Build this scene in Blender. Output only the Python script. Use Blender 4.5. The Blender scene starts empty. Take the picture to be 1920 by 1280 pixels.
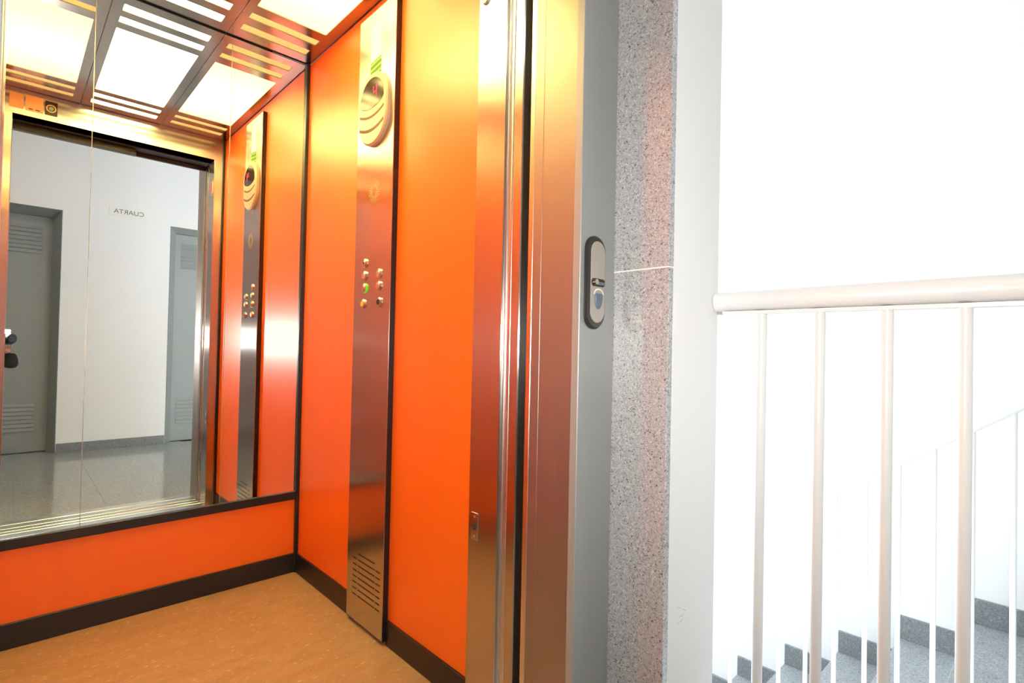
import bpy, bmesh, math, random
from mathutils import Vector, Matrix
random.seed(4)
PI = math.pi
sc = bpy.context.scene
COL = sc.collection

# ------------------------------------------------------------------ camera
H = 0.97
YAW, PIT, ROL, FPX = 0.759, 0.014, 0.0209, 995.88
FW = Vector((math.sin(YAW)*math.cos(PIT), math.cos(YAW)*math.cos(PIT), math.sin(PIT)))
RT0 = Vector((math.cos(YAW), -math.sin(YAW), 0)); UP0 = RT0.cross(FW)
RT = RT0*math.cos(ROL) + UP0*math.sin(ROL); UP = -RT0*math.sin(ROL) + UP0*math.cos(ROL)
cd = bpy.data.cameras.new('view_camera'); cam = bpy.data.objects.new('view_camera', cd); COL.objects.link(cam)
cd.sensor_fit = 'HORIZONTAL'; cd.sensor_width = 36.0; cd.lens = FPX/1920*36.0
cd.clip_start = 0.01; cd.clip_end = 60
cam.matrix_world = Matrix(((RT.x, UP.x, -FW.x, 0), (RT.y, UP.y, -FW.y, 0), (RT.z, UP.z, -FW.z, H), (0, 0, 0, 1)))
sc.camera = cam

# ------------------------------------------------------------------ world, daylight, exposure
SKY, FLASH, LAMP, TUBE = 8.5, 13.0, 9.5, 330.0
w = bpy.data.worlds.new('sky'); sc.world = w; w.use_nodes = True
bgn = w.node_tree.nodes['Background']; bgn.inputs[0].default_value = (0.84, 0.94, 1.0, 1); bgn.inputs[1].default_value = SKY
pl = bpy.data.lights.new('window_portal', 'AREA'); pl.shape = 'RECTANGLE'; pl.size = 1.5; pl.size_y = 2.7; pl.cycles.is_portal = True
po = bpy.data.objects.new('window_portal', pl); COL.objects.link(po)
po.location = (2.2, 2.99, 0.95); po.rotation_euler = (-PI/2, 0, 0)
# the flash of the photographer's own camera
fl = bpy.data.lights.new('camera_flash', 'AREA'); fl.shape = 'RECTANGLE'; fl.size = 0.040; fl.size_y = 0.022
fl.energy = FLASH; fl.color = (1.0, 0.97, 0.92)
flo = bpy.data.objects.new('camera_flash', fl); COL.objects.link(flo)
vs = sc.view_settings
vs.view_transform = 'Standard'; vs.look = 'None'; vs.exposure = 0.3; vs.gamma = 1.0; vs.use_curve_mapping = False
cy = sc.cycles
cy.use_denoising = True; cy.max_bounces = 14; cy.diffuse_bounces = 6; cy.glossy_bounces = 8; cy.transparent_max_bounces = 12
cy.sample_clamp_indirect = 12.0; cy.blur_glossy = 1.0

# ------------------------------------------------------------------ helpers
def thing(name, label=None, cat=None, loc=(0, 0, 0), group=None, kind=None):
    o = bpy.data.objects.new(name, None); COL.objects.link(o); o.location = loc
    o.empty_display_size = 0.05
    return tag(o, label, cat, group, kind)
def tag(o, label=None, cat=None, group=None, kind=None):
    if label: o['label'] = label
    if cat: o['category'] = cat
    if group: o['group'] = group
    if kind: o['kind'] = kind
    return o
def wloc(o):
    v = Vector((0, 0, 0))
    while o: v += o.location; o = o.parent
    return v
def obj(name, bm, m, parent=None, smooth=False):
    """links a bmesh given in place coordinates as one object with its origin at its own base"""
    bm.verts.ensure_lookup_table()
    xs = [v.co for v in bm.verts]
    lo = Vector((min(c.x for c in xs), min(c.y for c in xs), min(c.z for c in xs)))
    hi = Vector((max(c.x for c in xs), max(c.y for c in xs), max(c.z for c in xs)))
    base = Vector(((lo.x+hi.x)/2, (lo.y+hi.y)/2, lo.z))
    for v in bm.verts: v.co -= base
    bmesh.ops.recalc_face_normals(bm, faces=bm.faces)
    me = bpy.data.meshes.new(name); bm.to_mesh(me); bm.free()
    me.materials.append(m)
    if smooth:
        me.polygons.foreach_set('use_smooth', [True]*len(me.polygons))
        me.set_sharp_from_angle(angle=math.radians(40))
    o = bpy.data.objects.new(name, me); COL.objects.link(o)
    o.location = base - (wloc(parent) if parent else Vector())
    if parent: o.parent = parent
    return o
def box(*bs, bev=0.0):
    bm = bmesh.new()
    for (x0, x1, y0, y1, z0, z1) in bs:
        vs_ = [bm.verts.new((x, y, z)) for x in (x0, x1) for y in (y0, y1) for z in (z0, z1)]
        for f in ((0, 1, 3, 2), (4, 6, 7, 5), (0, 4, 5, 1), (2, 3, 7, 6), (0, 2, 6, 4), (1, 5, 7, 3)):
            bm.faces.new([vs_[i] for i in f])
    if bev:
        bmesh.ops.recalc_face_normals(bm, faces=bm.faces)
        bmesh.ops.bevel(bm, geom=list(bm.edges), offset=bev, segments=1, affect='EDGES', profile=0.5)
    return bm
def frame_of(d):
    d = d.normalized(); a = Vector((0, 0, 1)) if abs(d.z) < 0.9 else Vector((1, 0, 0))
    u = d.cross(a).normalized(); return u, d.cross(u).normalized()
def tube(pts, r, n=16, bm=None, caps=True):
    bm = bm or bmesh.new(); rings = []
    pts = [Vector(p) for p in pts]
    rr = r if isinstance(r, (list, tuple)) else [r]*len(pts)
    u = None
    for i, p in enumerate(pts):
        d = (pts[min(i+1, len(pts)-1)] - pts[max(i-1, 0)]).normalized()
        if u is None: u, v = frame_of(d)
        else:
            u = (u - d*u.dot(d)).normalized(); v = d.cross(u)
        rings.append([bm.verts.new(p + (u*math.cos(2*PI*k/n) + v*math.sin(2*PI*k/n))*rr[i]) for k in range(n)])
    for a, b in zip(rings, rings[1:]):
        for k in range(n): bm.faces.new((a[k], a[(k+1) % n], b[(k+1) % n], b[k]))
    if caps: bm.faces.new(rings[0]); bm.faces.new(rings[-1])
    return bm
def prism(outline, axis, a, b, bm=None, inset=0.0):
    """extrudes a closed outline [(p, q)] along an axis from a to b; inset > 0 bevels the rim at b"""
    bm = bm or bmesh.new()
    def P(p, q, t):
        return {'X': (t, p, q), 'Y': (p, t, q), 'Z': (p, q, t)}[axis]
    cx = sum(p for p, q in outline)/len(outline); cz = sum(q for p, q in outline)/len(outline)
    r0 = [bm.verts.new(P(p, q, a)) for p, q in outline]
    loops = [r0]
    if inset:
        s = 1 if b > a else -1
        loops.append([bm.verts.new(P(p, q, b - s*inset)) for p, q in outline])
        o2 = []
        for p, q in outline:
            d = math.hypot(p-cx, q-cz) or 1; k = (d-inset)/d
            o2.append((cx+(p-cx)*k, cz+(q-cz)*k))
        loops.append([bm.verts.new(P(p, q, b)) for p, q in o2])
    else:
        loops.append([bm.verts.new(P(p, q, b)) for p, q in outline])
    n = len(outline)
    for A, B in zip(loops, loops[1:]):
        for k in range(n): bm.faces.new((A[k], A[(k+1) % n], B[(k+1) % n], B[k]))
    bm.faces.new(loops[0]); bm.faces.new(loops[-1])
    return bm
def stadium(c, d, wid, hei, n=14):
    r = wid/2; k = hei/2 - r; out = []
    for i in range(n+1): t = PI*i/n; out.append((c + r*math.cos(t), d + k + r*math.sin(t)))
    for i in range(n+1): t = PI + PI*i/n; out.append((c + r*math.cos(t), d - k + r*math.sin(t)))
    return out
def circle(c, d, r, n=20): return [(c + r*math.cos(2*PI*i/n), d + r*math.sin(2*PI*i/n)) for i in range(n)]
def rrect(p0, p1, q0, q1, r, n=4):
    out = []
    for (cx, cz, t0) in ((p1-r, q1-r, 0), (p0+r, q1-r, PI/2), (p0+r, q0+r, PI), (p1-r, q0+r, 1.5*PI)):
        for i in range(n+1): t = t0 + PI/2*i/n; out.append((cx + r*math.cos(t), cz + r*math.sin(t)))
    return out

# ------------------------------------------------------------------ materials
def mat(name, col, rough=0.5, metal=0.0, spec=0.5, coat=0.0, coat_rough=0.1, emit=None, es=0.0):
    m = bpy.data.materials.new(name); m.use_nodes = True
    b = m.node_tree.nodes['Principled BSDF']
    b.inputs['Base Color'].default_value = (*col, 1); b.inputs['Roughness'].default_value = rough
    b.inputs['Metallic'].default_value = metal; b.inputs['Specular IOR Level'].default_value = spec
    b.inputs['Coat Weight'].default_value = coat; b.inputs['Coat Roughness'].default_value = coat_rough
    if emit: b.inputs['Emission Color'].default_value = (*emit, 1); b.inputs['Emission Strength'].default_value = es
    return m
def N(m, t, **kw):
    n = m.node_tree.nodes.new(t)
    for k, v in kw.items(): setattr(n, k, v)
    return n
def L(m, a, b): m.node_tree.links.new(a, b)
def B(m): return m.node_tree.nodes['Principled BSDF']
def coords(m, scale=(1, 1, 1), space='place'):
    g = N(m, 'ShaderNodeNewGeometry'); mp = N(m, 'ShaderNodeMapping'); mp.inputs['Scale'].default_value = scale
    L(m, g.outputs['Position'], mp.inputs['Vector']); return mp.outputs['Vector']
def ramp(m, fac, stops):
    r = N(m, 'ShaderNodeValToRGB'); e = r.color_ramp.elements
    while len(e) < len(stops): e.new(0.5)
    for el, (p, c) in zip(e, stops): el.position = p; el.color = (*c, 1)
    L(m, fac, r.inputs[0]); return r.outputs[0]
def brushed(name, col, rough=0.3, aniso=0.85):
    """vertical brushed steel: the tangent runs level across the sheet so highlights spread sideways"""
    m = mat(name, col, rough, 1.0)
    g = N(m, 'ShaderNodeNewGeometry'); c = N(m, 'ShaderNodeVectorMath', operation='CROSS_PRODUCT')
    c.inputs[0].default_value = (0, 0, 1); L(m, g.outputs['Normal'], c.inputs[1])
    L(m, c.outputs[0], B(m).inputs['Tangent']); B(m).inputs['Anisotropic'].default_value = aniso
    n = N(m, 'ShaderNodeTexNoise'); n.inputs['Scale'].default_value = 1.0; n.inputs['Detail'].default_value = 3
    L(m, coords(m, (900, 900, 4)), n.inputs['Vector'])
    mr = N(m, 'ShaderNodeMapRange'); mr.inputs[3].default_value = rough*0.8; mr.inputs[4].default_value = rough*1.2
    L(m, n.outputs[0], mr.inputs[0]); L(m, mr.outputs[0], B(m).inputs['Roughness'])
    return m
def granite(name, lo, mid, hi, scale, rough, coat=0.0):
    m = mat(name, mid, rough)
    v = N(m, 'ShaderNodeTexVoronoi'); v.inputs['Scale'].default_value = scale; L(m, coords(m), v.inputs['Vector'])
    n = N(m, 'ShaderNodeTexNoise'); n.inputs['Scale'].default_value = scale*0.35; n.inputs['Detail'].default_value = 4; L(m, coords(m), n.inputs['Vector'])
    sp = N(m, 'ShaderNodeSeparateColor'); L(m, v.outputs['Color'], sp.inputs[0])
    ad = N(m, 'ShaderNodeMath', operation='MULTIPLY_ADD'); ad.inputs[1].default_value = 0.55
    L(m, sp.outputs[0], ad.inputs[0]); 
    sc2 = N(m, 'ShaderNodeMath', operation='MULTIPLY'); sc2.inputs[1].default_value = 0.55; L(m, n.outputs[0], sc2.inputs[0])
    L(m, sc2.outputs[0], ad.inputs[2])
    L(m, ramp(m, ad.outputs[0], [(0.20, lo), (0.38, mid), (0.62, mid), (0.85, hi)]), B(m).inputs['Base Color'])
    B(m).inputs['Coat Weight'].default_value = coat; B(m).inputs['Coat Roughness'].default_value = 0.04
    return m
def flat(name, col, es):
    m = bpy.data.materials.new(name); m.use_nodes = True; nt = m.node_tree; nt.nodes.clear()
    o = nt.nodes.new('ShaderNodeOutputMaterial'); e = nt.nodes.new('ShaderNodeEmission')
    e.inputs[0].default_value = (*col, 1); e.inputs[1].default_value = es; nt.links.new(e.outputs[0], o.inputs[0]); return m
def opal(name, col, es, ecol):
    """opal sheet: lets light through softly and glows evenly from its lamp box"""
    m = bpy.data.materials.new(name); m.use_nodes = True; nt = m.node_tree; nt.nodes.clear()
    o = nt.nodes.new('ShaderNodeOutputMaterial'); t = nt.nodes.new('ShaderNodeBsdfTranslucent'); d = nt.nodes.new('ShaderNodeBsdfDiffuse')
    mx = nt.nodes.new('ShaderNodeMixShader'); mx.inputs[0].default_value = 0.4
    t.inputs[0].default_value = (*col, 1); d.inputs[0].default_value = (*col, 1)
    e = nt.nodes.new('ShaderNodeEmission'); e.inputs[0].default_value = (*ecol, 1); e.inputs[1].default_value = es
    a = nt.nodes.new('ShaderNodeAddShader')
    nt.links.new(t.outputs[0], mx.inputs[1]); nt.links.new(d.outputs[0], mx.inputs[2])
    nt.links.new(mx.outputs[0], a.inputs[0]); nt.links.new(e.outputs[0], a.inputs[1]); nt.links.new(a.outputs[0], o.inputs[0]); return m
WARM = (1.0, 0.87, 0.34)
M_orange = mat('orange_laminate', (0.82, 0.138, 0.004), 0.36, spec=0.75)
M_steel = brushed('brushed_steel', (0.55, 0.53, 0.50), 0.23, 0.94)
M_steelc = mat('satin_ceiling_steel', (0.42, 0.37, 0.33), 0.22, 1.0)
M_frame = brushed('satin_frame_steel', (0.39, 0.37, 0.355), 0.46, 0.3)
M_alu = mat('aluminium', (0.72, 0.71, 0.68), 0.28, 1.0)
M_chrome = mat('polished_metal', (0.80, 0.76, 0.70), 0.16, 1.0)
M_black = mat('black_plastic', (0.012, 0.011, 0.011), 0.38)
M_dark = mat('dark_rubber_gap_shade', (0.02, 0.02, 0.021), 0.6)  # real dark parts, and the shade in the gap between the doors
M_mirror = mat('mirror', (0.95, 0.955, 0.93), 0.0, 1.0)
M_edge = mat('mirror_edge', (0.55, 0.50, 0.38), 0.25, 0.6)
M_white = mat('white_paint', (0.85, 0.845, 0.84), 0.75, spec=0.3)
M_rail = mat('white_enamel', (0.80, 0.79, 0.785), 0.30, spec=0.5)
M_grey = mat('grey_metallic_paint', (0.36, 0.37, 0.36), 0.42, 0.35)
M_door = mat('grey_door_paint', (0.30, 0.32, 0.31), 0.42, spec=0.5)
M_gran = granite('grey_granite', (0.05, 0.045, 0.046), (0.40, 0.395, 0.40), (0.64, 0.63, 0.64), 480, 0.18, 0.5)
M_grs = granite('stair_granite', (0.13, 0.14, 0.15), (0.30, 0.32, 0.335), (0.46, 0.48, 0.50), 260, 0.45)
M_grd = granite('skirting_granite', (0.10, 0.105, 0.11), (0.20, 0.215, 0.225), (0.33, 0.34, 0.35), 260, 0.45)
M_tile = granite('polished_floor_granite', (0.16, 0.17, 0.165), (0.30, 0.31, 0.30), (0.42, 0.43, 0.42), 160, 0.12)
M_cream = mat('cream_plastic', (0.55, 0.40, 0.26), 0.35)
M_screen = mat('dark_display', (0.030, 0.016, 0.014), 0.15)
M_red = flat('red_led', (1.0, 0.04, 0.05), 3.0)
M_yellow = mat('yellow_cap', (0.80, 0.50, 0.03), 0.35)
M_green = mat('green_ring', (0.10, 0.50, 0.03), 0.35, emit=(0.1, 0.8, 0.05), es=0.25)
M_brass = mat('etched_emblem', (0.55, 0.44, 0.22), 0.6, 0.7)
M_paper = mat('orange_notice', (0.75, 0.42, 0.20), 0.7)
M_skin = mat('skin', (0.55, 0.30, 0.20), 0.5)
M_cloth = mat('black_jacket', (0.006, 0.006, 0.007), 0.8)
M_jeans = mat('dark_trousers', (0.03, 0.035, 0.05), 0.8)
M_hair = mat('dark_hair', (0.02, 0.013, 0.01), 0.6)
M_text = mat('grey_lettering', (0.16, 0.15, 0.13), 0.6)
M_sign = mat('white_sign', (0.86, 0.84, 0.78), 0.5)
M_button = mat('blue_grey_button', (0.12, 0.16, 0.22), 0.35)
M_slate = mat('beige_plate', (0.44, 0.40, 0.35), 0.35, 0.3)
M_opalm = opal('opal_bright', (0.90, 0.87, 0.76), LAMP*0.85, WARM)
M_opals = opal('opal_soft', (0.90, 0.87, 0.76), LAMP*0.08, WARM)
M_opalu = opal('opal_unlit', (0.75, 0.66, 0.50), LAMP*0.02, WARM)
M_tube = flat('lamp', (1.0, 0.90, 0.45), TUBE)
M_tubes = flat('lamp_soft', (1.0, 0.90, 0.45), TUBE*0.52)
M_boxin = mat('lamp_box_white', (0.85, 0.82, 0.74), 0.8)
# vinyl floor: tan with short pale flecks running across the car
M_vinyl = mat('tan_vinyl', (0.36, 0.20, 0.08), 0.5, spec=0.4)
n1 = N(M_vinyl, 'ShaderNodeTexNoise'); n1.inputs['Scale'].default_value = 1; n1.inputs['Detail'].default_value = 3; L(M_vinyl, coords(M_vinyl, (45, 230, 1)), n1.inputs['Vector'])
n2 = N(M_vinyl, 'ShaderNodeTexNoise'); n2.inputs['Scale'].default_value = 1; n2.inputs['Detail'].default_value = 2; L(M_vinyl, coords(M_vinyl, (9, 24, 1)), n2.inputs['Vector'])
c1 = ramp(M_vinyl, n1.outputs[0], [(0.25, (0.31, 0.18, 0.085)), (0.42, (0.40, 0.245, 0.122)), (0.65, (0.43, 0.265, 0.135)), (0.70, (0.75, 0.58, 0.34))])
c2 = ramp(M_vinyl, n2.outputs[0], [(0.3, (0.86, 0.84, 0.80)), (0.7, (1.0, 1.0, 1.0))])
mx = N(M_vinyl, 'ShaderNodeMixRGB', blend_type='MULTIPLY'); mx.inputs[0].default_value = 1.0
L(M_vinyl, c1, mx.inputs[1]); L(M_vinyl, c2, mx.inputs[2]); L(M_vinyl, mx.outputs[0], B(M_vinyl).inputs['Base Color'])
# fine tooth on the plaster
for m_, s_, d_ in ((M_white, 160, 0.08),):
    nn = N(m_, 'ShaderNodeTexNoise'); nn.inputs['Scale'].default_value = s_; L(m_, coords(m_), nn.inputs['Vector'])
    bb = N(m_, 'ShaderNodeBump'); bb.inputs['Strength'].default_value = d_; bb.inputs['Distance'].default_value = 0.002
    L(m_, nn.outputs[0], bb.inputs['Height']); L(m_, bb.outputs[0], B(m_).inputs['Normal'])
# clear pane that lets daylight straight through
M_pane = bpy.data.materials.new('added_window_glass'); M_pane.use_nodes = True; nt = M_pane.node_tree; nt.nodes.clear()
_o = nt.nodes.new('ShaderNodeOutputMaterial'); _t = nt.nodes.new('ShaderNodeBsdfTransparent'); _g = nt.nodes.new('ShaderNodeBsdfGlossy'); _g.inputs['Roughness'].default_value = 0.02
_m = nt.nodes.new('ShaderNodeMixShader'); _m.inputs[0].default_value = 0.06
nt.links.new(_t.outputs[0], _m.inputs[1]); nt.links.new(_g.outputs[0], _m.inputs[2]); nt.links.new(_m.outputs[0], _o.inputs[0])

# ------------------------------------------------------------------ key measures (metres)
YM, XR, XL, ZC = 2.287, 0.920, -0.085, 2.183      # mirror plane, side walls, ceiling of the lift car
YF, XO, XI = 1.060, 0.865, -0.012                 # inner face of the front posts, door opening
ZS, ZK = 0.31, 0.08
YG, YW = 0.709, 0.573                             # grey frame face, landing wall face
XG, XE, XP = 0.986, 1.005, 1.208                  # granite reveal, granite edge, end of the pier
YB = -1.40                                        # landing wall behind the photographer
XW, XS = 3.07, 2.37                               # far stairwell wall, stair railing
ZT = 2.75
S = 'structure'

# ------------------------------------------------------------------ lift car shell
tag(obj('floor', box((XL-.02, XR+.02, 1.05, YM+.02, -.05, 0)), M_vinyl), 'tan flecked vinyl floor of the lift car', 'floor', kind=S)
wb = tag(obj('wall_back', box((XL-.02, XR+.02, YM+.006, YM+.03, 0, ZC)), M_black), 'rear wall of the lift, orange panel below the mirror', 'wall', kind=S)
obj('panel', box((XL, XR, YM, YM+.006, ZK-.01, ZS+.01)), M_orange, wb)
t1 = tag(obj('trim_1', box((XL, XR-.012, YM-.010, YM+.004, ZS, ZS+.033), bev=.0015), M_black), 'black ledge strip along the bottom of the mirror', 'trim', kind=S)
tag(obj('baseboard_back', box((XL, XR-.008, YM-.008, YM+.004, 0, ZK), bev=.001), M_black), 'black skirting under the orange rear panel', 'skirting', kind=S)
wr = tag(obj('wall_right', box((XR+.006, XR+.03, YF-.02, YM+.02, 0, ZC)), M_black), 'orange side wall of the lift that carries the control panel', 'wall', kind=S)
CY0, CY1, XC = 1.530, 1.777, 0.898
obj('panel', box((XR, XR+.006, YF, CY0+.01, ZK-.01, ZC-.004)), M_orange, wr)
obj('panel', box((XR, XR+.006, CY1-.01, YM, ZK-.01, ZC-.004)), M_orange, wr)
obj('panel', box((XR, XR+.006, CY0+.01, CY1-.01, ZC-.05, ZC-.004)), M_orange, wr)
br = tag(obj('baseboard_right', box((XR-.008, XR+.004, YF, CY0, 0, ZK), bev=.001), M_black), 'black skirting under the orange control panel wall', 'skirting', kind=S)
obj('skirting_strip', box((XR-.008, XR+.004, CY1, YM-.004, 0, ZK), bev=.001), M_black, br)
wl = tag(obj('wall_left', box((XL-.03, XL-.006, YF-.02, YM+.02, 0, ZC)), M_black), 'orange side wall of the lift opposite the control panel', 'wall', kind=S)
obj('panel', box((XL-.006, XL, YF, YM, ZK-.01, ZC-.004)), M_orange, wl)
tag(obj('baseboard_left', box((XL-.004, XL+.008, YF, YM-.01, 0, ZK), bev=.001), M_black), 'black skirting of the plain orange lift wall', 'skirting', kind=S)
for i, (x0, x1, y0, y1, lb) in enumerate(((XR-.014, XR+.002, YM-.016, YM+.002, 'black upright corner strip between mirror and control panel wall'),
        (XL-.002, XL+.014, YM-.016, YM+.002, 'black upright corner strip at the far end of the mirror'),
        (XR-.012, XR+.002, YF-.001, YF+.012, 'black upright strip between orange wall and steel door post'),
        (XL-.002, XL+.012, YF-.001, YF+.012, 'black upright strip behind the opposite steel door post'))):
    tag(obj('trim_%d' % (i+2), box((x0, x1, y0, y1, 0, ZC-.002), bev=.002), M_black), lb, 'trim', kind=S)

# mirror of three panes
mi = thing('mirror', 'three-pane wall mirror above the orange rear panel, reflecting the landing', 'mirror', ((XL+XR)/2, YM, ZS+.033))
for a, b in ((XL+.004, .1885), (.1905, .6135), (.6155, XR-.012)):
    p = obj('mirror_pane', box((a, b, YM, YM+.005, ZS+.033, ZC-.006)), M_mirror, mi)
    obj('pane_edge', box((a-.0012, a, YM-.0004, YM+.005, ZS+.033, ZC-.006), (b, b+.0012, YM-.0004, YM+.005, ZS+.033, ZC-.006)), M_edge, p)

# ceiling of three lit steel modules
def ring_sheet(x0, x1, y0, y1, z0, z1, holes):
    """steel sheet with rectangular cut-outs that span one column (x range shared)"""
    hx0, hx1 = holes[0][0], holes[0][1]
    bs = [(x0, hx0, y0, y1, z0, z1), (hx1, x1, y0, y1, z0, z1)]
    y = y0
    for (_, _, a, b) in holes:
        bs.append((hx0, hx1, y, a, z0, z1)); y = b
    bs.append((hx0, hx1, y, y1, z0, z1))
    bm = box(*bs); bmesh.ops.remove_doubles(bm, verts=bm.verts, dist=1e-6)
    return bm
YC0, YC1 = YF-.005, YM+.002
HY = [(1.128, 1.178), (1.228, 1.273), (1.327, 2.020), (2.075, 2.120), (2.170, 2.220)]
for lab, x0, x1, hx0, hx1, mm, ms, lamps in (
        ('lit steel ceiling panel at the end away from the control panel', XL, .2385, -.045, .205, M_opals, M_opalu, [(.078, 1.62, .20)]),
        ('brightest steel ceiling panel, in the middle, with glowing slots', .2415, .5885, .275, .555, M_opalm, M_opalm, [(.36, 1.50, .2), (.47, 1.85, .2)]),
        ('lit steel ceiling panel next to the control panel wall', .5915, XR, .62, .875, M_opals, M_opalu, [(.748, 1.62, .26)])):
    t = thing('ceiling_light', lab, 'ceiling light', ((x0+x1)/2, 1.674, ZC), 'lit ceiling panels of the lift')
    obj('steel_sheet', ring_sheet(x0, x1, YC0, YC1, ZC, ZC+.004, [(hx0, hx1, a, b) for a, b in HY]), M_steelc, t)
    for k, (a, b) in enumerate(HY):
        obj('diffuser' if k == 2 else 'slot_lens', box((hx0-.006, hx1+.006, a-.006, b+.006, ZC+.005, ZC+.007)), mm if k == 2 else ms, t)
    hz = ZC+.13
    obj('lamp_box', box((x0, x0+.004, YC0, YC1, ZC+.004, hz), (x1-.004, x1, YC0, YC1, ZC+.004, hz), (x0, x1, YC0, YC0+.004, ZC+.004, hz),
        (x0, x1, YC1-.004, YC1, ZC+.004, hz), (x0, x1, YC0, YC1, hz, hz+.004)), M_boxin, t)
    for (lx, ly, ln) in lamps:
        bu = obj('lamp_tube', tube([(lx, ly-ln/2, ZC+.06), (lx, ly-ln/2+.01, ZC+.06), (lx, ly+ln/2-.01, ZC+.06), (lx, ly+ln/2, ZC+.06)], [.012, .018, .018, .012], 12), M_tube if len(lamps) > 1 else M_tubes, t, True)
        obj('lamp_holder', box((lx-.02, lx+.02, ly-ln/2-.03, ly-ln/2, ZC+.035, ZC+.085), bev=.003), M_boxin, bu)
tag(obj('ceiling', box((XL-.03, XR+.03, YC0, YM+.03, ZC+.136, ZC+.16)), M_dark), 'dark roof sheet of the lift car over the lamp boxes', 'ceiling', kind=S)

# ------------------------------------------------------------------ front of the car: posts, lintel, door gear, sill
def jamb(side):
    s = side
    def X(x): return x if s > 0 else (XI - (x-XO))          # mirrored about the opening
    def bx(x0, x1, y0, y1, z0, z1): a, b = sorted((X(x0), X(x1))); return (a, b, y0, y1, z0, z1)
    wall_x = XR+.03 if s > 0 else XO + (XI-XL) + .03
    who = 'beside the control panel wall' if s > 0 else 'on the side away from the control panel'
    p = thing('door_post', 'brushed steel door post of the lift car ' + who, 'door post', (X(XO+.03), .98, 0), 'steel posts of the lift car door')
    obj('post_sheet', box(bx(XO, wall_x, .951, YF, 0, ZC), bev=.0015), M_steel, p)
    obj('groove_strip', box(bx(XO+.006, wall_x, .921, .951, 0, 2.06)), M_alu, p)
    obj('ridge', tube([(X(XO+.007), .927, 0), (X(XO+.007), .927, 2.06)], .0045, 10), M_alu, p, True)
    obj('ridge', tube([(X(XO+.005), .942, 0), (X(XO+.005), .942, 2.06)], .0030, 10), M_alu, p, True)
    d = thing('car_door_edge', 'narrow steel edge of the slid-back car door ' + who, 'door', (X(XO+.03), .905, 0), 'slid-back car doors')
    obj('door_leaf', box(bx(XO, wall_x, .890, .921, 0.005, 2.05), bev=.0025), M_steel, d)
    obj('dark_gap', box(bx(XO+.026, wall_x, .866, .890, 0.005, 2.05)), M_dark, d)  # dark block stands in for the shaded gap between car and landing doors
    e = thing('landing_door_edge', 'pale aluminium edge of the slid-back landing door ' + who, 'door', (X(XO+.03), .858, 0), 'slid-back landing doors')
    obj('edge_strip', box(bx(XO+.001, wall_x, .851, .866, 0.005, 2.05), bev=.001), M_alu, e)
    f = tag(thing('door_frame', 'grey metal landing door frame ' + ('with the call plate' if s > 0 else 'opposite the call plate'), 'door frame', (X(XO+.06), YG, 0), 'uprights of the landing door frame'), kind=S)
    obj('reveal', box(bx(XO, XO+.03, YG+.003, .849, 0, 2.12), bev=.001), M_frame, f)
    obj('reveal_fold', box(bx(XO-.0006, XO+.02, .822, .849, 0, 2.12), bev=.0005), M_frame, f)
    obj('frame_face', box(bx(XO-.0005, XG-.001, YG, YG+.02, 0, 2.12), bev=.0012), M_grey, f)
    obj('frame_core', box(bx(XO+.031, XG, YG+.02, .85, 0, 2.2)), M_dark, f)
    return X
jamb(1); jamb(-1)
XGL, XEL = XI-(XG-XO), XI-(XE-XO)
lt = tag(thing('lintel', 'brushed steel lintel over the car door, lit from the ceiling', 'lintel', ((XI+XO)/2, YF, 2.055)), kind=S)
obj('lintel_sheet', box((XL, XR, .97, YF+.0005, 2.057, ZC-.001), bev=.001), M_steel, lt)
dt = thing('door_track', 'dark sliding door track under the steel lintel', 'door track', ((XI+XO)/2, .85, 2.0))
obj('track_cover', box((XI+.002, XO-.002, .851, .968, 2.053, 2.19)), M_dark, dt)
obj('rail_bar', box((XI+.002, .50, .90, .935, 2.018, 2.052), bev=.002), M_black, dt)
obj('rail_bar', box((XI+.002, XO-.002, .862, .882, 2.030, 2.052), bev=.002), M_black, dt)
hd = tag(thing('door_header', 'grey metal header of the landing door frame', 'door frame', ((XI+XO)/2, YG, 2.10)), kind=S)
obj('frame_face', box((XGL, XG, YG, YG+.02, 2.12, 2.235), bev=.001), M_grey, hd)
obj('reveal', box((XGL, XG, YG+.02, .851, 2.12, 2.15)), M_frame, hd)
sl = tag(thing('door_sill', 'grooved aluminium sill at the lift doorway', 'sill', ((XI+XO)/2, .88, -.02)), kind=S)
for y0, y1 in ((.709, .775), (.783, .852), (.868, .908), (.916, .956), (.964, 1.050)):
    obj('sill_bar', box((XI-.03, XO+.03, y0, y1, -.02, 0.002), bev=.0015), M_alu, sl)
obj('sill_bed', box((XI-.12, XO+.12, .709, 1.055, -.05, -.012)), M_dark, sl)

# red sensor lamp and lock plate on the post
t = thing('sensor_lamp', 'small red sensor lamp high on the steel door post', 'sensor', (XO, 1.033, 1.85))
obj('housing', prism(stadium(1.033, 1.895, .030, .095), 'X', XO, XO-.006, inset=.002), M_slate, t)
obj('red_lens', prism(stadium(1.033, 1.895, .016, .06), 'X', XO-.006, XO-.008), M_red, t)
t = thing('strike_plate', 'small steel plate with a round black hole on the door post', 'plate', (XO, 1.033, .487))
obj('plate', prism(rrect(1.021, 1.047, .487, .556, .002), 'X', XO, XO-.002, inset=.0005), M_chrome, t)
obj('hole', prism(circle(1.034, .521, .0085), 'X', XO-.0018, XO-.0024), M_dark, t)
for z in (.497, .546): obj('screw', prism(circle(1.034, z, .0028, 10), 'X', XO-.002, XO-.0028), M_alu, t)

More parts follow.
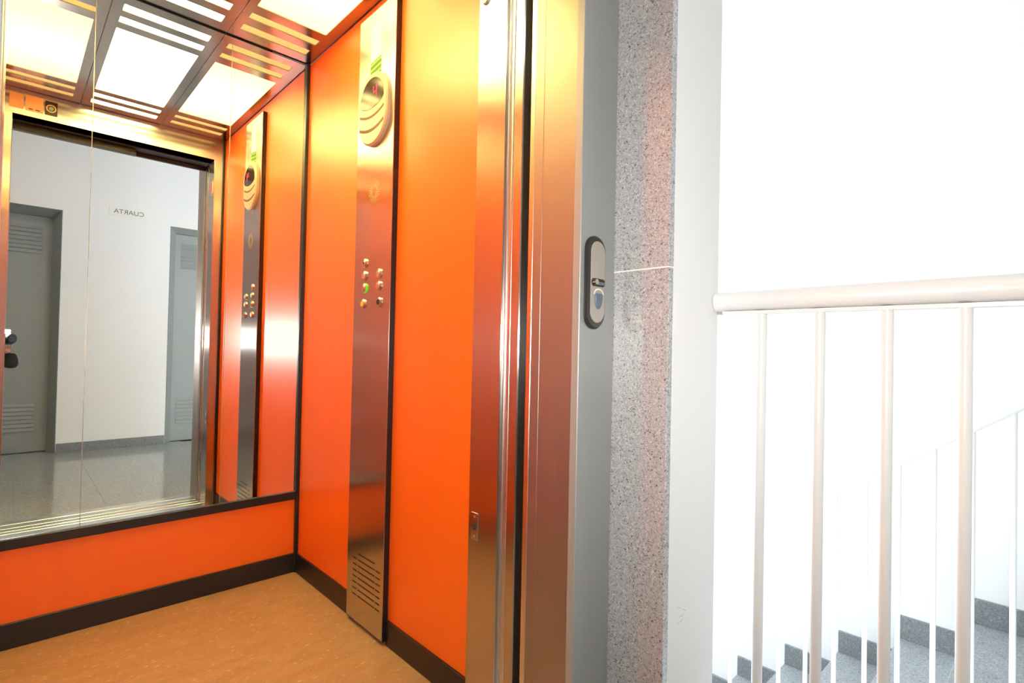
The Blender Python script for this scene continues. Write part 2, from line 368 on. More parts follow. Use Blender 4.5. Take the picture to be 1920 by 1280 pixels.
# notices on the lintel
for x0, x1, z0, z1, m, nm, lb in ((-.024, .026, 2.085, 2.157, M_paper, 'notice', 'plain orange notice on the lintel, nearest its end'),
                              (.033, .098, 2.084, 2.160, M_paper, 'notice', 'orange notice with two dark marks at its foot on the lintel')):
    t = thing(nm, lb, 'notice', ((x0+x1)/2, YF, z0))
    obj('sheet', box((x0, x1, YF+.0005, YF+.0015, z0, z1)), m, t)
    if x0 > 0:
        for a in (.045, .070): obj('printed_mark', box((a, a+.016, YF+.0015, YF+.0018, z0+.008, z0+.013)), M_black, t)
t = thing('notice', 'dark square sticker with a pale ring on the lintel', 'sticker', (.128, YF, 2.085))
obj('sheet', box((.104, .152, YF+.0005, YF+.0015, 2.085, 2.155)), M_screen, t)
ringm = mat('sticker_ring', (0.55, 0.40, 0.22), 0.5); tealm = mat('sticker_teal', (0.18, 0.36, 0.28), 0.5)
bm = bmesh.new()
for k in range(20):
    a0, a1 = 2*PI*k/20, 2*PI*(k+1)/20
    q = [bm.verts.new((.128+r*math.cos(a), YF+.0018, 2.12+r*math.sin(a))) for r, a in ((.014, a0), (.020, a0), (.020, a1), (.014, a1))]
    bm.faces.new(q)
obj('printed_ring', bm, ringm, t)
obj('printed_disc', prism(circle(.128, 2.12, .010, 16), 'Y', YF+.0015, YF+.0019), tealm, t)

# ------------------------------------------------------------------ control panel
cp = thing('control_panel', 'full-height steel lift control panel with display and buttons on the orange wall', 'control panel', (XC, (CY0+CY1)/2, .012))
obj('plate', box((XC, XC+.003, CY0, CY1, .016, 2.133), bev=.0008), M_steel, cp)
obj('housing', box((XC+.003, XR+.006, CY0+.001, CY1+.002, .012, 2.137)), M_black, cp)
for k in range(8):
    z = .250 - k*.0206
    segs = [(1.585, 1.697)] if k == 0 else [(1.549, 1.577), (1.583, 1.699), (1.706, 1.736)]
    for a, b in segs:
        obj('vent_slot', prism(rrect(a, b, z-.0022, z+.0022, .0018, 2), 'X', XC+.0004, XC-.0003), M_dark, cp)
# display unit
iy, iz = 1.652, 1.782
ind = obj('display_unit', prism(stadium(iy, iz, .196, .250, 22), 'X', XC, XC-.016, inset=.006), M_cream, cp, True)
xi = XC-.016
def arc_band(y0, y1, zc0, sag, th, x0, x1, n=14):
    out = []
    for i in range(n+1):
        y = y0+(y1-y0)*i/n; u = (2*i/n-1); out.append((y, zc0 - sag*(1-u*u)))
    for i in range(n, -1, -1):
        y = y0+(y1-y0)*i/n; u = (2*i/n-1); out.append((y, zc0 - th - sag*(1-u*u)))
    return prism(out, 'X', x0, x1)
scr = []
R_ = .080
for i in range(25):
    t = PI*i/24; scr.append((iy + R_*math.cos(t), 1.806 + R_*math.sin(t)))
for i in range(1, 14):
    u = -1+2*i/14; scr.append((iy + R_*u, 1.800 - .018*(1-u*u)))
sobj = obj('screen', prism(scr, 'X', xi+.001, xi-.0012), M_screen, ind)
segw = .0042
dy, dz, dw, dh = 1.628, 1.812, .020, .040
bs = [(xi-.0022, xi-.0012, dy-dw/2-segw/2, dy-dw/2+segw/2, dz, dz+dh), (xi-.0022, xi-.0012, dy-dw/2, dy+dw/2, dz+dh/2-segw/2, dz+dh/2+segw/2),
      (xi-.0022, xi-.0012, dy+dw/2-segw/2, dy+dw/2+segw/2, dz+dh/2, dz+dh)]
obj('digit', box(*bs), M_red, sobj)
M_groove = mat('groove_shade_brown', (0.12, 0.07, 0.04), 0.6)
M_strip = mat('satin_strip', (0.50, 0.40, 0.28), 0.4, 0.2)
for z, th in ((1.776, .009), (1.731, .011)):
    obj('groove_shade', arc_band(iy-.082, iy+.082, z, .018, th, xi+.001, xi-.0006), M_groove, ind)  # dark brown arcs paint the shadow lying in the display's grooves
obj('name_strip', arc_band(iy-.080, iy+.080, 1.764, .018, .026, xi+.001, xi-.0004), M_strip, ind)
obj('speaker_face', arc_band(iy-.070, iy+.070, 1.718, .026, .020, xi+.001, xi-.0004), M_strip, ind)
# buttons: two columns
BT = [(1.698, 1.257, 'd'), (1.698, 1.214, ''), (1.698, 1.171, 'g'), (1.703, 1.116, 'y'), (1.598, 1.213, ''), (1.598, 1.172, ''), (1.593, 1.117, 'k')]
for y, z, k in BT:
    b = obj('button', prism(circle(y, z, .0165, 24), 'X', XC, XC-.007, inset=.0035), M_chrome, cp, True)
    mm = {'y': M_yellow, 'k': M_dark, 'd': M_chrome, 'g': M_chrome, '': M_chrome}[k]
    obj('cap', prism(circle(y, z, .0098, 20), 'X', XC-.0068, XC-.0082, inset=.0006), mm if k != '' else M_alu, b, True)
    if k == 'd': obj('mark', box((XC-.0088, XC-.0082, y-.0015, y+.0015, z-.004, z+.005)), M_dark, b)
    if k == 'g':
        obj('lit_ring', prism(circle(y-.004, z-.001, .0175, 24), 'X', XC, XC-.0045, inset=.001), M_green, b, True)
# sun-like emblem
bm = bmesh.new()
for k in range(26):
    a = 2*PI*k/26; r0, r1 = .016, .037+.003*(k % 2); h0, h1 = .0008, .0016
    d = Vector((0, math.cos(a), math.sin(a))); p = Vector((0, -math.sin(a), math.cos(a))); c = Vector((XC-.0004, 1.647, 1.500))
    q = [bm.verts.new(c + d*r + p*s) for r, s in ((r0, -h0), (r1, -h1), (r1, h1), (r0, h0))]; bm.faces.new(q)
tag(obj('emblem', bm, M_brass, cp), 'faint sun-like emblem with radiating strokes')
# sticker above the display
M_stk = mat('striped_sticker', (0.9, 0.9, 0.86), 0.45)
g = N(M_stk, 'ShaderNodeNewGeometry'); sx = N(M_stk, 'ShaderNodeSeparateXYZ'); L(M_stk, g.outputs['Position'], sx.inputs[0])
a1 = N(M_stk, 'ShaderNodeMath', operation='MULTIPLY_ADD'); a1.inputs[1].default_value = 0.12; L(M_stk, sx.outputs[1], a1.inputs[0]); L(M_stk, sx.outputs[2], a1.inputs[2])
f1 = N(M_stk, 'ShaderNodeMath', operation='MULTIPLY'); f1.inputs[1].default_value = 52; L(M_stk, a1.outputs[0], f1.inputs[0])
f2 = N(M_stk, 'ShaderNodeMath', operation='FRACT'); L(M_stk, f1.outputs[0], f2.inputs[0])
f3 = N(M_stk, 'ShaderNodeMath', operation='LESS_THAN'); f3.inputs[1].default_value = 0.6; L(M_stk, f2.outputs[0], f3.inputs[0])
f4 = N(M_stk, 'ShaderNodeMath', operation='LESS_THAN'); f4.inputs[1].default_value = 2.158; L(M_stk, a1.outputs[0], f4.inputs[0])
f5 = N(M_stk, 'ShaderNodeMath', operation='MULTIPLY'); L(M_stk, f3.outputs[0], f5.inputs[0]); L(M_stk, f4.outputs[0], f5.inputs[1])
mx = N(M_stk, 'ShaderNodeMixRGB'); mx.inputs[1].default_value = (0.85, 0.85, 0.80, 1); mx.inputs[2].default_value = (0.03, 0.14, 0.004, 1)
mx2 = N(M_stk, 'ShaderNodeMixRGB'); mx2.inputs[1].default_value = (0.88, 0.87, 0.83, 1); mx2.inputs[2].default_value = (0.20, 0.36, 0.03, 1)
L(M_stk, f4.outputs[0], mx2.inputs[0]); L(M_stk, mx2.outputs[0], mx.inputs[1]); L(M_stk, f5.outputs[0], mx.inputs[0]); L(M_stk, mx.outputs[0], B(M_stk).inputs['Base Color'])
tag(obj('sticker', prism(rrect(1.622, 1.694, 1.900, 2.088, .006), 'X', XC-.0002, XC-.0008), M_stk), 'white sticker with green stripes at its foot above the lift display', 'sticker')

# ------------------------------------------------------------------ landing: doorway surround, call plate, walls
for s, (xa, xb) in ((1, (XG, XE)), (-1, (XEL, XGL))):
    g_ = tag(thing('granite_surround', 'speckled grey granite doorway lining beside the ' + ('call plate and white pier' if s > 0 else 'photographer, opposite the call plate'), 'doorway lining', ((xa+xb)/2, .64, 0), 'granite lining of the lift doorway'), kind=S)
    obj('granite_slab', box((xa, xb, YW, .73, 0, 1.1465), bev=.0015), M_gran, g_)
    obj('granite_slab', box((xa, xb, YW, .73, 1.1485, 2.255), bev=.0008), M_gran, g_)
    obj('joint', box((xa+.0006, xb-.0006, YW+.0006, .73, 1.1455, 1.1495)), M_sign, g_)
gh = tag(thing('granite_lintel', 'speckled grey granite slab over the lift doorway', 'doorway lining', ((XI+XO)/2, .64, 2.235)), kind=S)
obj('granite_slab', box((XGL, XG, YW, .73, 2.235, 2.255), bev=.0015), M_gran, gh)
t = thing('call_plate', 'oval lift call plate with dark rim on the grey door frame', 'call button', (.909, YG, 1.016))
obj('rim', prism(stadium(.9095, 1.116, .063, .200, 18), 'Y', YG, YG-.009, inset=.004), mat('dark_rim', (0.045, 0.043, 0.04), 0.3, 0.4), t, True)
obj('face_plate', prism(stadium(.913, 1.117, .049, .176, 18), 'Y', YG-.004, YG-.0105, inset=.002), M_slate, t, True)
kk = obj('key_switch', prism(rrect(.8905, .9355, 1.107, 1.124, .007), 'Y', YG-.010, YG-.0125, inset=.001), M_screen, t)
obj('key_barrel', tube([(.902, YG-.012, 1.116), (.902, YG-.0165, 1.116)], .0058, 14), M_chrome, kk, True)
obj('key_bow', box((.908, .932, YG-.0155, YG-.0125, 1.110, 1.117), bev=.001), M_button, kk)
sh = [(.9145 + .0125*math.cos(PI+PI*i/12), 1.085 + .026*math.sin(PI+PI*i/12)) for i in range(13)] + [(.927, 1.092), (.902, 1.092)]
bt = obj('button', prism(sh, 'Y', YG-.010, YG-.0135, inset=.0012), M_button, t, True)
bm = bmesh.new()
for i in range(14):
    a0, a1 = PI*i/14, PI*(i+1)/14
    q = [bm.verts.new((.9145+r*math.cos(a)*1.0, YG-.0115, 1.090+r*.75*math.sin(a))) for r, a in ((.0135, a0), (.0175, a0), (.0175, a1), (.0135, a1))]
    bm.faces.new(q)
obj('button_hood', bm, M_sign, bt)

wf = tag(obj('wall_front', box((XE, XP, YW, 3.1, -2.2, ZT), (-1.9, XEL, YW, .75, -.2, ZT), (XEL, XE, YW, .75, 2.255, ZT)), M_white), 'white painted landing wall around the lift doorway', 'wall', kind=S)
tag(obj('wall_shaft', box((-.55, XE, 3.0, 3.05, -.3, ZT), (-.6, -.55, .75, 3.05, -.3, ZT)), M_dark), 'dark shaft wall hidden behind the lift car', 'wall', kind=S)
tag(obj('baseboard_front', box((XE, XP, YW-.012, YW, 0, .08), bev=.002), M_grd), 'granite skirting at the foot of the white pier', 'skirting', kind=S)
# scuffs on the pier: thin grey rub marks
bm = bmesh.new()
for (x, z, ln, an) in ((1.06, .405, .022, .1), (1.05, .428, .016, -.12), (1.055, .392, .028, .25), (1.072, .418, .014, -.3)):
    pts = [(x-ln/2+ln*i/5, z + an*(ln*i/5) + .0015*math.sin(i*1.3)) for i in range(6)]
    for (p, q) in zip(pts, pts[1:]):
        v4 = [bm.verts.new((p[0], YW-.0003, p[1]-.0006)), bm.verts.new((q[0], YW-.0003, q[1]-.0006)), bm.verts.new((q[0], YW-.0003, q[1]+.0006)), bm.verts.new((p[0], YW-.0003, p[1]+.0006))]
        bm.faces.new(v4)
tag(obj('scuff_mark', bm, mat('scuff', (0.55, 0.54, 0.52), 0.8), wf), 'thin grey rub marks', kind='stuff')

# wall behind the photographer, with two doors, sign and skirting
D1, D2, DT = (-.56, .315), (1.108, 1.95), 2.082
YD = YB-.22
wk = tag(obj('wall_rear', box((-1.9, D1[0], YD, YB, -.2, ZT), (D1[1], D2[0], YD, YB, -.2, ZT), (D2[1], XW+.1, YD, YB, -.2, ZT),
    (D1[0], D1[1], YD, YB, DT, ZT), (D2[0], D2[1], YD, YB, DT, ZT), (-1.9, XW+.1, YD-.05, YD, -.2, ZT)), M_white), 'white landing wall facing the lift, seen in the mirror', 'wall', kind=S)
def louvers(parent, x0, x1, z0, z1, y, n):
    for k in range(n):
        z = z0 + (z1-z0)*(k+.5)/n; hh = (z1-z0)/n
        bm = bmesh.new()
        vv = [bm.verts.new(c) for c in ((x0, y, z+hh*.38), (x1, y, z+hh*.38), (x1, y+.011, z-hh*.30), (x0, y+.011, z-hh*.30), (x0, y, z-hh*.30), (x1, y, z-hh*.30))]
        for f in ((0, 1, 2, 3), (3, 2, 5, 4), (0, 3, 4), (1, 5, 2), (0, 4, 5, 1)): bm.faces.new([vv[i] for i in f])
        obj('louver', bm, M_door, parent)
def door(nm, lb, x0, x1, ydoor, lv):
    d = tag(thing(nm, lb, 'door', ((x0+x1)/2, ydoor, 0)), kind=S)
    leaf = obj('leaf', box((x0+.052, x1-.052, ydoor-.04, ydoor, .004, DT-.056), bev=.002), M_door, d)
    # splayed frame: two uprights and a head
    for sgn, xe in ((1, x0), (-1, x1)):
        obj('frame_upright', prism([(xe, YB), (xe+sgn*.004, YB+.004), (xe+sgn*.055, ydoor+.01), (xe+sgn*.055, ydoor-.02), (xe, ydoor-.02)], 'Z', 0, DT), M_door, d)
    obj('frame_head', prism([(YB, DT), (YB+.004, DT-.004), (ydoor+.01, DT-.055), (ydoor-.02, DT-.055), (ydoor-.02, DT)], 'X', x0, x1), M_door, d)
    for (a, b, c, e) in lv: louvers(leaf, a, b, c, e, ydoor, 7)
    hx, hs = (x0+.11, 1) if x0 < 0 else (x1-.11, -1)
    obj('handle', tube([(hx, ydoor, 1.0), (hx, ydoor+.045, 1.0), (hx+hs*.02, ydoor+.055, 1.0), (hx+hs*.11, ydoor+.055, 1.0)], .009, 10), M_alu, d, True)
    return d
door('door_1', 'grey louvered door in a deep recess behind the photographer', D1[0], D1[1], YB-.15, [(-.20, .192, 1.70, 1.945), (-.20, .178, .18, .42)])
door('door_2', 'grey louvered door beside the stairwell, seen at the edge of the mirror', D2[0], D2[1], YB-.06, [(1.215, 1.62, 1.69, 1.945), (1.205, 1.62, .165, .43)])
bk = tag(obj('baseboard_rear', box((D1[1]+.004, D2[0]-.004, YB, YB+.014, 0, .078), bev=.002), M_grd), 'granite skirting between the two grey doors', 'skirting', kind=S)
obj('skirting_strip', box((-1.8, D1[0]-.004, YB, YB+.014, 0, .078), bev=.002), M_grd, bk)
obj('skirting_strip', box((D2[1]+.004, XW, YB, YB+.014, 0, .078), bev=.002), M_grd, bk)
sg = thing('floor_sign', 'small white sign reading CUARTA on the wall between the doors', 'sign', (.78, YB, 2.10))
obj('sign_board', box((.632, .927, YB, YB+.004, 2.105, 2.185), bev=.001), M_sign, sg)
def text(s, size, m, parent, mw, name):
    cu = bpy.data.curves.new('t', 'FONT'); cu.body = s; cu.size = size; cu.align_x = 'CENTER'; cu.align_y = 'CENTER'; cu.extrude = .0004
    to = bpy.data.objects.new('t', cu); COL.objects.link(to)
    bpy.context.view_layer.update()
    me = bpy.data.meshes.new_from_object(to.evaluated_get(bpy.context.evaluated_depsgraph_get()))
    bpy.data.objects.remove(to); me.transform(mw)
    bm = bmesh.new(); bm.from_mesh(me); bpy.data.meshes.remove(me)
    return obj(name, bm, m, parent)
text('CUARTA', .058, M_text, sg, Matrix(((-1, 0, 0, .779), (0, 0, 1, YB+.0045), (0, 1, 0, 2.145), (0, 0, 0, 1))), 'lettering')
tag(obj('wall_side', box((-1.95, -1.9, YD, .75, -.2, ZT)), M_white), 'white end wall of the landing beyond the doors', 'wall', kind=S)
tag(obj('ceiling_landing', box((-1.95, XW+.1, YD, 3.1, ZT, ZT+.1)), M_white), 'white plaster ceiling of landing and stairwell', 'ceiling', kind=S)
lp = thing('added_ceiling_lamp', 'added round opal lamp, out of view, that brightens the landing', 'ceiling lamp', (-.25, -.45, ZT-.06))  # unseen lamp added to raise the brightness of the landing
obj('added_lamp_base', prism(circle(-.25, -.45, .15, 32), 'Z', ZT, ZT-.02), M_rail, lp, True)
obj('added_lamp_bowl', prism(circle(-.25, -.45, .14, 32), 'Z', ZT-.02, ZT-.06, inset=.02), flat('added_lamp_glow', (1.0, 0.90, 0.74), 16.0), lp, True)
# landing floor of polished tiles
XLAND = 1.245
fd = tag(obj('floor_landing', box((-1.9, XLAND, YD, .709, -.2, -.012), (XLAND, XW, YD, .03, -.2, -.012)), M_tile), 'polished grey granite tile floor of the landing', 'floor', kind=S)
tw = .40; x = XLAND
while x > -1.9:
    y = .709
    while y > YB-.14:
        y1 = max(y-tw, YB-.14); x1 = max(x-tw, -1.9)
        if y-y1 > .02 and x-x1 > .02: obj('tile', box((x1+.0005, x-.0005, y1+.0005, y-.0005, -.012, 0)), M_tile, fd)
        y -= tw
    x -= tw
x = XLAND
while x < XW:
    y = .03
    while y > YB:
        y1 = max(y-tw, YB); x1 = min(x+tw, XW)
        if x1-x > .02 and y-y1 > .02: obj('tile', box((x+.0008, x1-.0008, y1+.0008, y-.0008, -.012, 0)), M_tile, fd)
        y -= tw
    x += tw

# ------------------------------------------------------------------ stairwell
tag(obj('wall_stair', box((XW, XW+.1, YD, 3.1, -2.3, ZT)), M_white), 'white stairwell wall beyond the railings, washed in daylight', 'wall', kind=S)
WX0, WX1, WZ0, WZ1, YE = 1.45, 2.95, -.4, 2.3, 3.0
tag(obj('wall_end', box((XP, WX0, YE, YE+.12, -2.3, ZT), (WX1, XW+.1, YE, YE+.12, -2.3, ZT), (WX0, WX1, YE, YE+.12, -2.3, WZ0), (WX0, WX1, YE, YE+.12, WZ1, ZT)), M_white), 'white end wall of the stairwell around the added window', 'wall', kind=S)
wn = tag(thing('added_window_1', 'added tall window, out of view, that lets daylight into the stairwell', 'window', ((WX0+WX1)/2, YE+.05, WZ0)), kind=S)  # unseen window added to bring daylight to stairwell and landing
for b_ in ((WX0, WX0+.05, WZ0, WZ1), (WX1-.05, WX1, WZ0, WZ1), (2.175, 2.225, WZ0+.05, WZ1-.05), (WX0+.05, WX1-.05, WZ0, WZ0+.05), (WX0+.05, WX1-.05, WZ1-.05, WZ1)):
    obj('added_window_frame', box((b_[0], b_[1], YE+.03, YE+.08, b_[2], b_[3]), bev=.003), M_rail, wn)
for a, b in ((WX0+.05, 2.175), (2.225, WX1-.05)):
    obj('pane', box((a, b, YE+.052, YE+.056, WZ0+.05, WZ1-.05)), M_pane, wn)
tag(obj('floor_lower', box((XP, XW, -.2, 3.0, -2.35, -2.25)), M_tile), 'granite floor at the bottom of the stairwell', 'floor', kind=S)
tag(obj('wall_under', box((XLAND, XW, -.20, -.17, -2.3, -.19)), M_white), 'white wall below the landing edge', 'wall', kind=S)
RISE, GO, SX0 = .171, .2515, 2.335
st = tag(thing('stairs', 'flight of grey granite stairs going down along the white wall', 'stairs', ((SX0+XW)/2, .5, -1.6)), kind=S)
NS = 7
for k in range(NS):
    y0 = .03 + k*GO; y1 = y0 + GO; z = -(k+1)*RISE
    tr = obj('tread', box((SX0, XW, y0, y1+.018, z-.03, z), bev=.0025), M_grs, st)
    obj('riser', box((SX0, XW, y0-.018, y0, z, z+RISE-.03)), M_grs, st)
    obj('skirting', box((XW-.014, XW, y0+.002, y1+.016, z, z+.105), bev=.0015), M_grd, st)
bm = bmesh.new()
pr = [(.03, -.2)] + [(.03+NS*GO, -NS*RISE-.03), (.03+NS*GO, -NS*RISE-.25), (.03, -.42)]
stp = [(.03, -.03)]
for k in range(NS): stp += [(.03+k*GO, -(k+1)*RISE-.03), (.03+(k+1)*GO, -(k+1)*RISE-.03)]
stp += [(.03+NS*GO, -NS*RISE-.28), (.03, -.45)]
obj('stair_slab', prism(stp, 'X', SX0+.02, XW), M_white, st)
tag(obj('floor_half_landing', box((XP, XW, .03+NS*GO, 3.0, -(NS+1)*RISE-.2, -(NS+1)*RISE)), M_grs), 'granite half landing below the added window', 'floor', kind=S)
# stair railing
def zr(y): return .9035 - .722*y
sr = thing('stair_railing', 'white stair railing sloping down beyond the landing guardrail', 'railing', (XS, 1.0, -1.3))
YT = 1.80
obj('handrail', tube([(XS, -.05, zr(0)+.01), (XS, 0, zr(0)), (XS, YT, zr(YT)), (XS, YT+.06, zr(YT)-.03)], .0165, 16), M_rail, sr, True)
obj('stringer', prism([(-.05, .02), (-.05, -.17), (YT+.05, -.17-.68*(YT+.05)-.02), (YT+.05, .02-.68*(YT+.1)-.03)], 'X', XS-.02, XS+.02), M_rail, sr)
k = 0
while True:
    y = .0255 + .1017*k
    if y > YT: break
    obj('baluster', tube([(XS, y, -.04-.68*(y+.05)), (XS, y, zr(y))], .0085, 10), M_rail, sr, True); k += 1
# landing guardrail
XGR, ZGR, YGE = 1.203, 1.089, -.06
gr = thing('guardrail', 'white landing guardrail with a thick round handrail fixed to the pier', 'railing', (XGR, .25, 0))
hr = obj('handrail', tube([(XGR-.004, YW, ZGR), (XGR, YW-.03, ZGR), (XGR, YGE+.06, ZGR), (XGR+.018, YGE+.018, ZGR), (XGR+.06, YGE, ZGR), (XS-.03, YGE, ZGR-.02)], .0225, 24), M_rail, gr, True)
obj('top_bar', box((XGR-.012, XGR+.012, YGE, YW-.02, ZGR-.031, ZGR-.024)), M_rail, gr)
obj('wall_screw', tube([(XGR+.004, YW, ZGR-.026), (XGR+.004, YW-.012, ZGR-.026)], .004, 8), M_alu, gr, True)
obj('bottom_bar', box((XGR-.012, XGR+.012, YGE, YW-.001, .075, .083)), M_rail, gr)
for y in (.470, .355, .240, .127, .012):
    obj('baluster', tube([(XGR, y, .08), (XGR, y, ZGR-.024)], .0105, 14), M_rail, gr, True)
obj('post', tube([(XGR+.02, YGE+.02, 0), (XGR+.02, YGE+.02, ZGR-.01)], .016, 14), M_rail, gr, True)
obj('post', tube([(XS-.05, YGE, 0), (XS-.05, YGE, ZGR-.02)], .016, 14), M_rail, gr, True)
for i in range(9):
    obj('baluster', tube([(1.33+.115*i, YGE, .08), (1.33+.115*i, YGE, ZGR-.02)], .0105, 12), M_rail, gr, True)
obj('bottom_bar', box((XGR, XS-.05, YGE-.012, YGE+.012, .075, .083)), M_rail, gr)

# ------------------------------------------------------------------ the photographer, mostly hidden behind the door post in the mirror
CAMW = Vector((0.034, 0, H)); R3 = RT0.normalized(); F3 = Vector((math.sin(YAW), math.cos(YAW), 0)); Z3 = Vector((0, 0, 1))
def cpos(r, f, u): return CAMW + R3*r + F3*f + Z3*u
pc = thing('photo_camera', 'black compact camera with flash held out past the door post', 'camera', tuple(cpos(0, -.08, -.04)))
def cbox(r0, r1, f0, f1, u0, u1, bev):
    bm = box((r0, r1, f0, f1, u0, u1), bev=bev)
    for v in bm.verts: v.co = cpos(v.co.x, v.co.y, v.co.z)
    return bm
obj('body', cbox(-.062, .062, -.115, -.075, -.038, .034, .006), M_black, pc)
le = obj('lens', tube([cpos(0, -.078, 0), cpos(0, -.050, 0), cpos(0, -.050, 0), cpos(0, -.022, 0), cpos(0, -.020, 0)], [.034, .034, .031, .031, .027], 28), M_black, pc, True)
obj('glass', tube([cpos(0, -.0215, 0), cpos(0, -.0195, 0)], .022, 24), mat('lens_glass', (.01, .01, .02), .05), le, True)
fh = obj('flash_head', cbox(-.036, .010, -.092, -.050, .030, .058, .004), M_black, pc)
obj('flash_window', cbox(-.033, .007, -.0505, -.0495, .033, .053, .0003), M_sign, fh)
flo.location = cpos(-.013, -.045, .043)
flo.rotation_euler = (PI/2, 0, -YAW)

def skin_mesh(name, verts, edges, root, parent, mats, pick, sub=2):
    me = bpy.data.meshes.new(name); me.from_pydata([v[:3] for v in verts], edges, [])
    o = bpy.data.objects.new(name, me); COL.objects.link(o)
    m = o.modifiers.new('Skin', 'SKIN'); m.use_smooth_shade = True; m.branch_smoothing = 0.6
    for i, v in enumerate(verts):
        sv = me.skin_vertices[0].data[i]; r = v[3]; sv.radius = r if isinstance(r, tuple) else (r, r); sv.use_root = (i == root); sv.use_loose = False
    s = o.modifiers.new('Sub', 'SUBSURF'); s.levels = sub; s.render_levels = sub
    bpy.context.view_layer.update()
    nm = bpy.data.meshes.new_from_object(o.evaluated_get(bpy.context.evaluated_depsgraph_get()))
    bpy.data.objects.remove(o); nm.name = name
    for mm in mats: nm.materials.append(mm)
    for p in nm.polygons: p.material_index = pick(p.center); p.use_smooth = True
    o = bpy.data.objects.new(name, nm); COL.objects.link(o)
    if parent: o.parent = parent; o.location = -wloc(parent)
    return o
ph = thing('person', 'person in a black jacket kneeling with a camera, seen at the mirror edge', 'person', (-.32, -.38, 0))
hip = (-.34, -.46, .50); V = []; Ed = []
def add(p, r, prev=None):
    V.append((*p, r)); i = len(V)-1
    if prev is not None: Ed.append((prev, i))
    return i
pel = add(hip, (.14, .11))
sp1 = add((-.335, -.44, .66), (.13, .10), pel); sp2 = add((-.33, -.40, .84), (.155, .105), sp1); ch = add((-.325, -.37, .98), (.15, .10), sp2)
nk = add((-.315, -.34, 1.08), .058, ch); nk2 = add((-.305, -.325, 1.13), .056, nk)
# right arm: elbow hangs below the camera, hand comes up to its grip
sR = add((-.165, -.33, 1.00), .068, ch); uR = add((-.075, -.215, .90), .054, sR); eR = add((.018, -.085, .795), .050, uR)
fR = add((.016, -.095, .842), .040, eR); wR = add((.006, -.112, .880), .027, fR)
# left arm reaches across to the other side of the camera
sL = add((-.47, -.30, 1.00), .068, ch); uL = add((-.46, -.16, .90), .054, sL); eL = add((-.42, -.04, .82), .048, uL)
fL = add((-.27, .00, .87), .042, eL); wL = add((-.135, -.012, .935), .027, fL)
# legs: right knee down, left foot forward
hR = add((-.25, -.45, .47), .098, pel); kR = add((-.20, -.30, .075), .064, hR); aR = add((-.20, -.66, .06), .044, kR); tR = add((-.20, -.76, .045), .036, aR)
hL = add((-.43, -.44, .48), .098, pel); kL = add((-.47, -.06, .50), .066, hL); aL = add((-.47, -.10, .08), .045, kL); tL = add((-.47, .06, .04), .036, aL)
def pick(c):
    if (c-Vector((.006, -.112, .892))).length < .03 or (c-Vector((-.115, -.015, .94))).length < .035: return 1
    if c.z > 1.085: return 1
    if c.z < .52: return 2
    return 0
body = skin_mesh('body', V, Ed, 0, ph, [M_cloth, M_skin, M_jeans], pick)
# head with face
hc = Vector((-.290, -.295, 1.225))
def head():
    bm = bmesh.new(); bmesh.ops.create_uvsphere(bm, u_segments=32, v_segments=24, radius=1)
    yawh = -.55
    for v in bm.verts:
        x, y, z = v.co
        jaw = 1 - .28*max(0, -z)**1.3
        X, Y, Z = x*.074*jaw, y*.094*(1-.12*max(0, -z)), z*.116
        if y > 0:
            Y += .020*math.exp(-((x/.16)**2 + ((z+.12)/.20)**2))          # nose
            Y -= .010*math.exp(-(((abs(x)-.36)/.16)**2 + ((z-.05)/.13)**2))  # eye sockets
            Y += .006*math.exp(-((x/.35)**2 + ((z+.48)/.08)**2))           # lips
            Y += .008*math.exp(-((x/.3)**2 + ((z+.85)/.2)**2))
        v.co = (X, Y, Z)
    for s in (-1, 1):
        e = bmesh.ops.create_uvsphere(bm, u_segments=10, v_segments=8, radius=1)['verts']
        for v in e: v.co = (s*.076 + v.co.x*.010, -.008 + v.co.y*.020, .0 + v.co.z*.032)
    rm = Matrix.Rotation(yawh, 3, 'Z') @ Matrix.Rotation(-.15, 3, 'X')
    for v in bm.verts: v.co = rm @ v.co + hc
    return bm, rm
bm, rm = head(); hd_ = obj('head', bm, M_skin, ph, True)
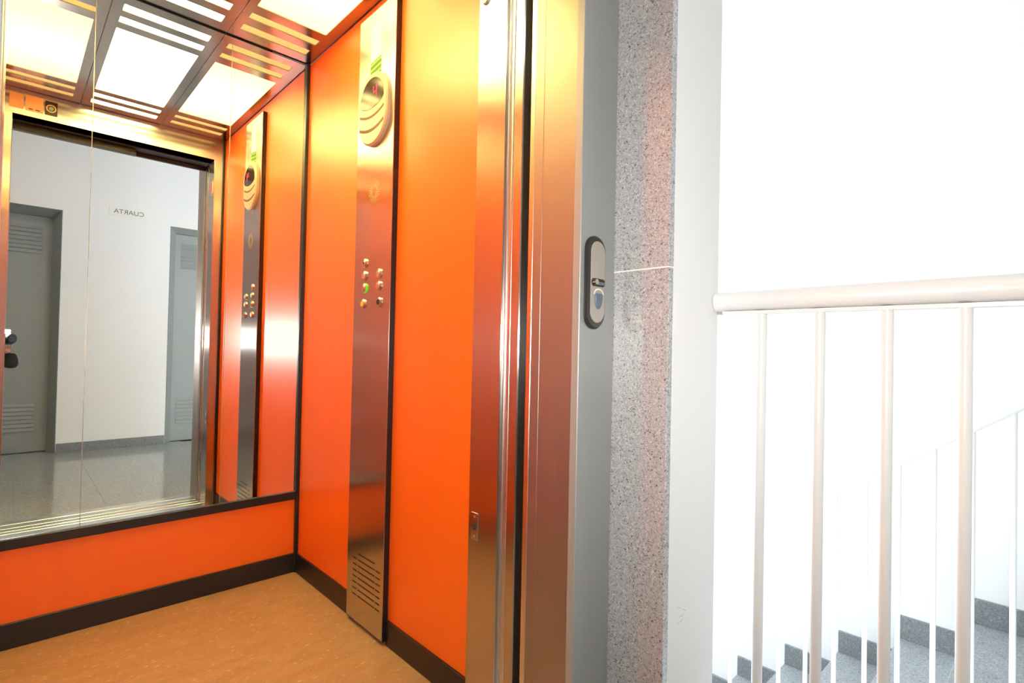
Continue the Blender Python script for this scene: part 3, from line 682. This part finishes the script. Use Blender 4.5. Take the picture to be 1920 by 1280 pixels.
for s in (-1, 1):
    bm = bmesh.new(); bmesh.ops.create_uvsphere(bm, u_segments=12, v_segments=8, radius=.0115)
    for v in bm.verts: v.co = rm @ (v.co + Vector((s*.028, .078, .006))) + hc
    obj('eye', bm, M_sign, hd_, True)
    bm = bmesh.new(); bmesh.ops.create_uvsphere(bm, u_segments=10, v_segments=6, radius=.0055)
    for v in bm.verts: v.co = rm @ (v.co + Vector((s*.028, .0875, .006))) + hc
    obj('pupil', bm, M_black, hd_, True)
bm = bmesh.new(); bmesh.ops.create_uvsphere(bm, u_segments=28, v_segments=20, radius=1)
bmesh.ops.delete(bm, geom=[v for v in bm.verts if (v.co.z < .25 and v.co.y > .10) or v.co.z < -.45], context='VERTS')
for v in bm.verts: v.co = rm @ Vector((v.co.x*.082, v.co.y*.101-.004, v.co.z*.124+.004)) + hc
obj('hair', bm, M_hair, ph, True)
# hands: palm and five fingers closing round the camera body
def hand(wrist, palm, tips, thumb, thr):
    V2 = []; E2 = []
    def a(p, r, q=None):
        V2.append((*p, r)); 
        if q is not None: E2.append((q, len(V2)-1))
        return len(V2)-1
    w0 = a(wrist, .024); p0 = a(palm, (.030, .017), w0)
    o = [skin_mesh('hand', V2, E2, 0, ph, [M_skin], lambda c: 0)]
    for ch_ in tips + [thumb]:
        V3 = [(*p, r) for p, r in zip(ch_, (.0095, .009, .0085, .0075))]
        f = skin_mesh('finger', V3, [(0, 1), (1, 2), (2, 3)], 0, o[0], [M_skin], lambda c: 0)
        f.location = (0, 0, 0)
    return o
gp = lambda r, f, u: tuple(cpos(r, f, u))
hand((.006, -.112, .880), gp(.004, -.110, -.058), [[gp(.034-.017*i, -.092, -.054), gp(.034-.017*i, -.074, -.056), gp(.034-.017*i, -.062, -.050), gp(.034-.017*i, -.057, -.042)] for i in range(4)],
     [gp(.012, -.118, -.050), gp(.020, -.128, -.040), gp(.024, -.130, -.026), gp(.024, -.127, -.012)], 0)
hand((-.135, -.012, .935), gp(-.084, -.104, -.020), [[gp(-.080, -.086, .022-.017*i), gp(-.078, -.068, .022-.017*i), gp(-.068, -.060, .022-.017*i), gp(-.052, -.061, .020-.017*i)] for i in range(4)],
     [gp(-.076, -.118, -.004), gp(-.066, -.128, .004), gp(-.052, -.128, .010), gp(-.038, -.126, .012)], 0)
